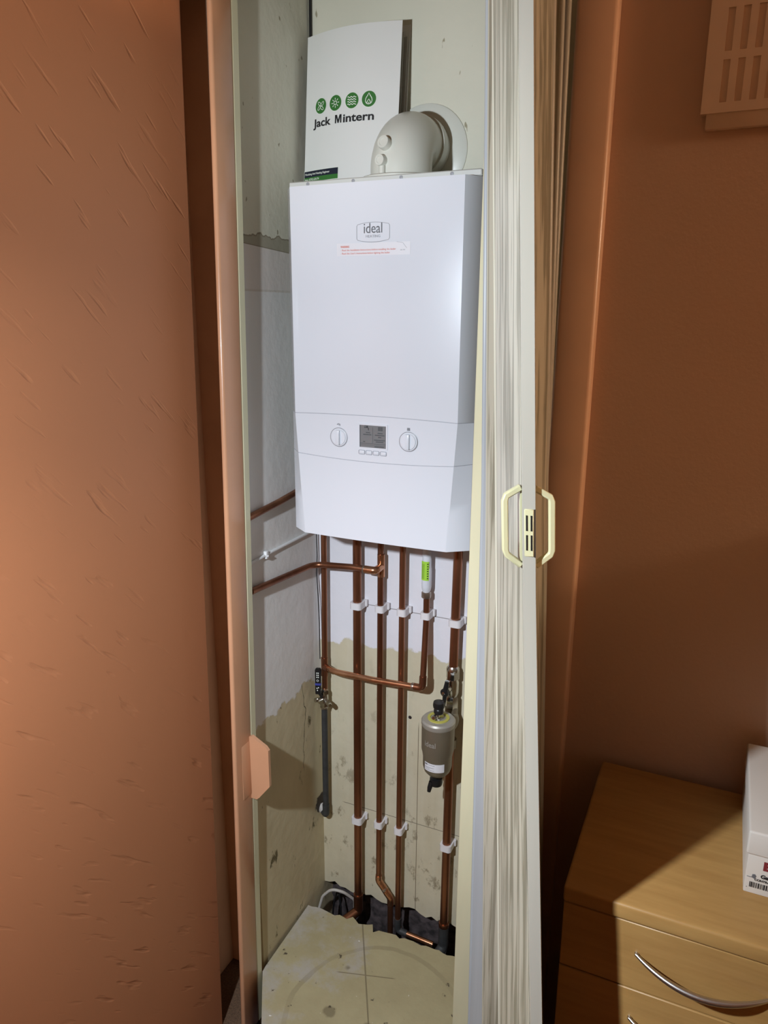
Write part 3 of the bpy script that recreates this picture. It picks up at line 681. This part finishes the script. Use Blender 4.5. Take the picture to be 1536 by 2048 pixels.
b.tube([(FX-.010, FYY-.010, .520), (FX-.013, FYY-.015, .506), (FX-.014, FYY-.017, .496)], .005, 12, rs=[.007, .006, .0045]); b.done('drain_cap', 'black', t)
b = MB().tube(fillet([(FX+.012, FYY+.02, .652), (FX+.018, YP-.012, .66), (-.540, YP, .672)], .02), .0165, 18, rs=None); b.tube([(-.540, YP, .690), (-.540, YP, .640)], .0165, 18)
b.done('mounting_bracket', 'pewter', t)
b = MB().tube([(FX+.01, FYY+.025, .592), (-.540, YP-.004, .590)], .0085, 14); b.lathe([(.0155, .578), (.0155, .602)], (-.540, YP, 0), (0, 0, 1), 20); b.done('pipe_band', 'pewter', t)
fr_ = cyl(FX, FYY, .0408)
MB().use('satin').text('ideal', .019, -.006, .6345, fr_, 'CENTER', .0004, .030).done('raised_lettering', 'satin', body)
fl_ = cyl(FX, FYY, .0362)
b = MB().use('sticker').rect(-.023, .030, .5655, .5875, fl_, 14); b.use('print_grey'); fk = cyl(FX, FYY, .0366)
b.rect(-.0215, -.0135, .5815, .5850, fk, 3)
for k, (x1, z) in enumerate(((.006, .5835), (.004, .5765), (-.006, .5735), (.005, .5695))): b.rect(-.021+(.009 if k == 0 else 0), x1, z-.0004, z+.0004, fk, 6)
b.done('canister_label', 'sticker', body)
# pipe clips: every clip is a thing of its own
def clip_mesh(name, r):
    b = MB(); n = 32; zh = .0088; ro = r+.0042; back = YB-YP; inner = []; outer = []
    for i in range(n):
        a = 2*math.pi*i/n; c, s_ = math.cos(a), math.sin(a)
        inner.append((c*(r+.0002), s_*(r+.0002)))
        k = 1/max(abs(c), abs(s_)); x, y = c*k*ro, s_*k*ro
        if s_ > 0 and abs(s_) >= abs(c)*.999: y = back
        elif s_ < 0:
            d = math.hypot(x, y); lim = ro*1.18
            if d > lim: x, y = x*lim/d, y*lim/d
        outer.append((x, y))
    L = [[b.b.verts.new((x, y, z)) for x, y in ring_] for ring_, z in ((inner, -zh), (inner, zh), (outer, -zh), (outer, zh))]
    for i in range(n):
        k = (i+1) % n
        b.face([L[0][i], L[0][k], L[1][k], L[1][i]], True); b.face([L[2][i], L[3][i], L[3][k], L[2][k]])
        b.face([L[1][i], L[1][k], L[3][k], L[3][i]]); b.face([L[0][i], L[2][i], L[2][k], L[0][k]])
    b.tube([(ro+.0015, back-.009, -zh*.6), (ro+.0015, back-.009, zh*1.2)], .0034, 12); b.box(ro-.002, ro+.0035, back-.010, back-.001, -zh, zh, .001, 1)
    return b.done(name, 'clip')
spots = [('thick second pipe', -.8005, .917, 1), ('tee branch pipe', -.7352, .919, 0), ('middle thin pipe', -.6752, .920, 0), ('elbowed riser under the white tube', -.6122, .923, 0), ('thick right pipe above the valve', -.5352, .918, 1),
         ('thick second pipe', -.8008, .283, 1), ('tee branch pipe', -.7370, .288, 0), ('middle thin pipe', -.6774, .288, 0), ('thick right pipe below the filter', -.5412, .284, 1)]
protos = {}
for nm, x, z, big in spots:
    if big in protos: o = protos[big].copy(); COL.objects.link(o)
    else: o = protos[big] = clip_mesh('pipe_clip', .0112 if big else .0078)
    o.location = (x, YP, z)
    w = 'lower' if z < .5 else 'upper'
    tag(o, f'white plastic pipe clip on the {nm}' + ('' if 'right' in nm or 'riser' in nm else f', {w} row'), 'clip', 'white pipe clips on the cupboard back wall')
# cables
tag(MB().tube(fillet([(-.9212, 1.306, 1.098), (-.9212, 1.40, 1.101), (-.9212, 1.621, 1.101)], .1), .0038, 10).done('cable', 'cable_white'), 'white cable running along the left wall below the boiler', 'cable')
b = MB().box(-.9249, -.9155, 1.366, 1.376, 1.092, 1.110, .0015, 2); b.tube([(-.921, 1.371, 1.100), (-.9135, 1.371, 1.098)], .0022, 8)
tag(b.done('cable_clip', 'cable_white'), 'small white cable clip pinning the cable to the left wall', 'clip')
tag(MB().tube([(-.9195, 1.617, 2.449), (-.9185, 1.617, 2.30), (-.920, 1.617, 2.15), (-.9185, 1.616, 1.9), (-.9195, 1.617, 1.64)], .0032, 8).done('cable', 'black'), 'black cable running up the cupboard corner behind the folder', 'cable')
tag(MB().tube([(-.9215, 1.602, 1.17), (-.920, 1.604, 1.03), (-.9225, 1.604, .98), (-.919, 1.603, .92), (-.917, 1.604, .84), (-.916, 1.602, .74)], .0014, 6).done('cable', 'black'), 'thin black wire hanging beside the left-hand copper pipe', 'cable')
tag(MB().tube(fillet([(-.921, 1.545, -.19), (-.919, 1.56, -.06), (-.905, 1.572, .006), (-.879, 1.578, .036), (-.845, 1.588, .030), (-.822, 1.614, -.010), (-.830, 1.622, -.19)], .03), .0042, 10).done('cable', 'cable_grey'), 'grey-white cable looping out of the floor gap', 'cable')
tag(MB().tube(fillet([(-.900, 1.60, -.19), (-.892, 1.615, -.05), (-.880, 1.62, .006), (-.866, 1.61, -.05), (-.862, 1.60, -.19)], .02), .0030, 8).done('cable', 'black'), 'black cable loop down in the dark floor gap', 'cable')
# ------------------------------------------------------------------ concertina door, folded to the right, its foot pulled out into the room
door = thing('door_1', 'white woodgrain concertina door folded open with ivory handles', 'door', (-.2, 1.0, .02))
struct(door)
# plan points given at three heights: (x, y) at z = 2.0, 1.35, .45
HZ = (2.0, 1.35, .45)
PL = {'P0': ((-.2165, .773), (-.1705, .748), (-.0955, .706)),
      'H1': ((-.286, .920), (-.2466, .900), (-.1905, .865)),
      'H2': ((-.248, 1.03), (-.2185, 1.03), (-.172, 1.01)),
      'H3': ((-.352, 1.12), (-.328, 1.12), (-.294, 1.11)),
      'H4': ((-.2495, 1.09), (-.232, 1.09), (-.212, 1.085)),
      'H5': ((-.378, 1.19), (-.3575, 1.19), (-.343, 1.185)),
      'H6': ((-.2525, 1.14), (-.244, 1.14), (-.232, 1.14))}
def at(k, z):
    a = PL[k]
    (z0, p0), (z1, p1) = ((HZ[0], a[0]), (HZ[1], a[1])) if z > HZ[1] else ((HZ[1], a[1]), (HZ[2], a[2]))
    t = (z-z0)/(z1-z0); return V((p0[0]+(p1[0]-p0[0])*t, p0[1]+(p1[1]-p0[1])*t, z))
ZS = [.015, .45, .9, 1.35, 1.7, 2.0, 2.14]
def panel_(name, ka, kb, prof, m, parent=door):
    """prof: (fraction along the panel, thickness offset) outline of the horizontal section"""
    b = MB(); rings = []
    for z in ZS:
        p, q = at(ka, z), at(kb, z); d = (q-p).normalized(); nn = V((-d.y, d.x, 0)); L = (q-p).length
        rings.append([b.b.verts.new(p+d*(f if abs(f) > 1.5 else f*L)+nn*o) for f, o in prof])
    m_ = len(prof)
    for i in range(len(rings)-1):
        for j in range(m_): b.face([rings[i][j], rings[i][(j+1) % m_], rings[i+1][(j+1) % m_], rings[i+1][j]])
    b.face(rings[0][::-1]); b.face(rings[-1]); return b.done(name, m, parent)
# section of one panel: flat board with a shallow rib at both ends
def sec(f0, f1, th): return [(f0, -th), (f1, -th), (f1, th), (f0, th)]
post = panel_('lead_post', 'P0', 'H1', [(-.022, -.0066), (.002, -.0084), (.045, -.0084), (.025, .0058), (.0, .0058)], 'pvc_plain')
pn = panel_('door_panel', 'P0', 'H1', [(.05, -.0055), (.985, -.0045), (.985, .0045), (.05, .0055)], 'pvc')
def strip(k, m, r=.0050):
    b = MB(); b.tube([at(k, z) for z in ZS], r, 12); return b.done('hinge_strip', m, door)
strip('H1', 'pvc_strip', .0058)
panel_('door_panel', 'H1', 'H2', sec(.0, 1.0, .0035), 'pvc')
strip('H2', 'pvc_plain')
panel_('door_panel', 'H2', 'H3', sec(.0, .62, .0035), 'pvc'); panel_('door_panel', 'H2', 'H3', [(.60, -.0045), (.70, -.0075), (.80, -.0045), (1.0, -.0045), (1.0, .0045), (.60, .0045)], 'pvc')
strip('H3', 'pvc_strip', .0048)
panel_('door_panel', 'H3', 'H4', sec(.0, 1.0, .0035), 'pvc')
strip('H4', 'pvc_plain', .0042)
panel_('door_panel', 'H4', 'H5', sec(.0, 1.0, .0030), 'pvc_blue')
strip('H5', 'pvc_blue', .0045)
panel_('door_panel', 'H5', 'H6', sec(.0, 1.0, .0030), 'pvc_blue')
strip('H6', 'pvc_plain', .0045)
# handles on both faces of the lead post, and the catch plate on its edge
def post_frame(z):
    p, q = at('P0', z), at('H1', z); d = (q-p).normalized(); return p, d, V((-d.y, d.x, 0))
def door_handle(sgn, z0, z1, out, y0, base):
    b = MB()
    def P(z, o, y): p, d, nn = post_frame(z); return p+d*y+nn*(sgn*(base+o))
    h = z1-z0
    pts = [P(z0, 0, y0), P(z0+.012, out*.90, y0), P(z0+.017, out, y0), P(z1-.014, out, y0), P(z1-.009, out*.90, y0), P(z1, 0, y0)]
    w, t = .0045, .0030
    b.tube(pts, 0, sec=[(-w, -t), (-w*.6, -t*1.25), (w*.6, -t*1.25), (w, -t), (w, t), (-w, t)], up=(.4, -.9, .05))
    o = b.done('door_handle', 'ivory', post)
    bv = o.modifiers.new('bevel', 'BEVEL'); bv.width = .0010; bv.segments = 2
    b = MB(); p0 = [P(z0+.004, 0, y0+.006), P(z1-.004, 0, y0+.006)]
    b.tube(p0, 0, sec=[(-.008, -.001), (.008, -.001), (.008, .001), (-.008, .001)], up=(.4, -.9, .05)); b.done('handle_plate', 'ivory', o)
door_handle(1, 1.378, 1.462, .0172, .010, .0056)
door_handle(-1, 1.378, 1.462, .0178, .006, .0084)
def face_pt(x, y, z):                                               # on the slanted edge face of the post
    p, d, nn = post_frame(z); L = (at('H1', z)-at('P0', z)).length
    a, c = p+nn*.0058, p-d*(.022*L)-nn*.0066
    e = (a-c).normalized(); o = V((e.y, -e.x, 0)); o = o if o.dot(d) < 0 else -o
    return (a+c)/2+e*x+o*y
b = MB(); tf = face_pt
b.use('ivory').box(-.0050, .0050, -.002, .0012, 1.3905, 1.4415, .0008, 1, tf=tf)
b.use('black')
for zz in (1.3975, 1.4185):
    for xx in (-.0032, .0016): b.box(xx, xx+.0016, .0009, .0018, zz, zz+.0165, tf=tf)
b.use('dark_gap').box(-.0066, -.0052, -.001, .0004, 1.390, 1.4415, tf=tf)
b.done('catch_plate', 'ivory', post)
# ------------------------------------------------------------------ wall vent
vent = thing('wall_vent', 'painted plaster wall vent with rows of vertical slots', 'vent', (.03, YF, 1.88))
b = MB(); x0, x1, z0, z1 = -.0755, .135, 1.8925, 2.16
slots = [-.0545+.0176*k for k in range(10)]; sw = .0086; rows = [(1.9045, 1.9545), (1.9640, 2.0135), (2.0235, 2.073), (2.0825, 2.132)]
ya, yb_ = 1.165, 1.177
prev = z0
for ra, rb in rows: b.box(x0, x1, ya, yb_, prev, ra); prev = rb
b.box(x0, x1, ya, yb_, prev, z1)
for ra, rb in rows:
    p = x0
    for s_ in slots: b.box(p, s_, ya, yb_, ra, rb); p = s_+sw
    b.box(p, x1, ya, yb_, ra, rb)
bmesh.ops.remove_doubles(b.b, verts=b.b.verts[:], dist=1e-5)
b.done('slotted_plate', 'vent_paint', vent)
MB().box(x0+.007, x1-.007, 1.167, YF, z0-.019, z1+.019, .002, 2).done('vent_frame', 'vent_paint', vent)
MB().box(x0+.010, x1-.010, 1.173, YF-.001, z0+.006, z1-.006).done('slot_backing', 'vent_paint', vent)
# ------------------------------------------------------------------ chest of drawers
CX0, CX1, CY0, CY1, CT = -.124, .226, .848, 1.158, .916
chest = thing('chest_of_drawers', 'narrow beech chest of drawers with curved metal handles beside the cupboard', 'chest of drawers', ((CX0+CX1)/2, 1.0, -.12))
MB().box(CX0, CX1, CY0-.004, CY1, CT-.0235, CT, .004, 3).done('top', 'beech', chest)
MB().box(CX0+.0015, CX1-.0015, CY0+.020, CY1, -.12, CT-.0225).done('carcass', 'beech', chest)
edges = [.891, .7885, .656, .523, .390, .257, .124, -.04]
for k in range(7):
    zt_, zb_ = edges[k]-.001, edges[k+1]+.001
    d = MB().box(CX0+.0012, CX1-.0012, CY0, CY0+.020, zb_, zt_, .0012, 1).done('drawer', 'beech', chest)
    zc = edges[k]-.045; b = MB(); n = 22; pts = []; rs = []
    for i in range(n):
        t = -1+2*i/(n-1); pts.append((.050+t*.078, CY0-.002-.0225*(1-t*t), zc-.012*(1-t*t))); rs.append(.0022+.0022*(1-t*t))
    b.tube(pts, .004, 14, rs=rs); b.tube([(-.0275, CY0+.001, zc), (-.0265, CY0-.003, zc)], .0028, 12); b.tube([(.1275, CY0+.001, zc), (.1265, CY0-.003, zc)], .0028, 12)
    b.done('drawer_handle', 'handle_metal', d)
MB().box(CX0+.01, CX1-.01, CY0+.015, CY0+.03, -.12, -.04).done('plinth', 'beech', chest)
cab = thing('shading_cabinet', 'unseen cabinet added right of the chest of drawers to shade the wall', 'cabinet', (.55, 1.02, -.12))  # out of view, added to cast the sloped shade on wall and chest
MB().box(.245, .90, .715, 1.17, -.06, 1.407, .003, 2).done('carcass', 'beech', cab)
for k in (0, 1):
    d = MB().box(.247+k*.3265, .247+.324+k*.3265, .698, .715, -.055, 1.402, .002, 1).done('cabinet_door', 'beech', cab)
    MB().tube([(.555+k*.035, .698, .80), (.555+k*.035, .680, .81), (.555+k*.035, .680, .94), (.555+k*.035, .698, .95)], .004, 12).done('door_handle', 'handle_metal', d)
MB().box(.26, .885, .73, 1.16, -.12, -.06).done('plinth', 'beech', cab)
# ------------------------------------------------------------------ shoe box
BX0, BX1, BY0, BY1, BZ = .0885, .218, .934, 1.150, CT
box_ = thing('shoe_box', 'white lidded shoe box with barcode label on the chest of drawers', 'box', (.15, 1.04, CT))
ob = MB().box(BX0, BX1, BY0, BY1, BZ, BZ+.084, .0015, 2).done('box_base', 'box_card', box_)
MB().box(BX0-.003, BX1+.003, BY0-.003, BY1+.003, BZ+.058, BZ+.092, .003, 3).done('lid', 'box_card', box_)
b = MB(); fb = lambda x, z: V((x, BY0-.0004, z))
b.use('maroon').text('E', .016, .1075, .955, fb, bold=.0012)
b.use('ink').text('Garden', .0075, .1060, .9420, fb, bold=.0004); b.text('CONTRAST CAP', .0042, .0995, .9365, fb, bold=.0002)
x = .0945
while x < .165:
    w = random.choice((.0006, .0010, .0016)); b.rect(x, x+w, .9255, .9335, fb); x += w+random.choice((.0006, .0010))
b.disc((.0918, .9245), .0005, fb, 8)
b.use('print_grey').ribbon([(.0905, .9405), (.0940, .9400), (.0975, .9410)], .0009, fb)
b.prism([(.0960, .9400), (.1000, .9385), (.1010, .9430), (.0995, .9455), (.0965, .9450)], 0, .0001, lambda x, y, z: (x, BY0-.0004-z, y))
b.done('printed_label', 'ink', ob)
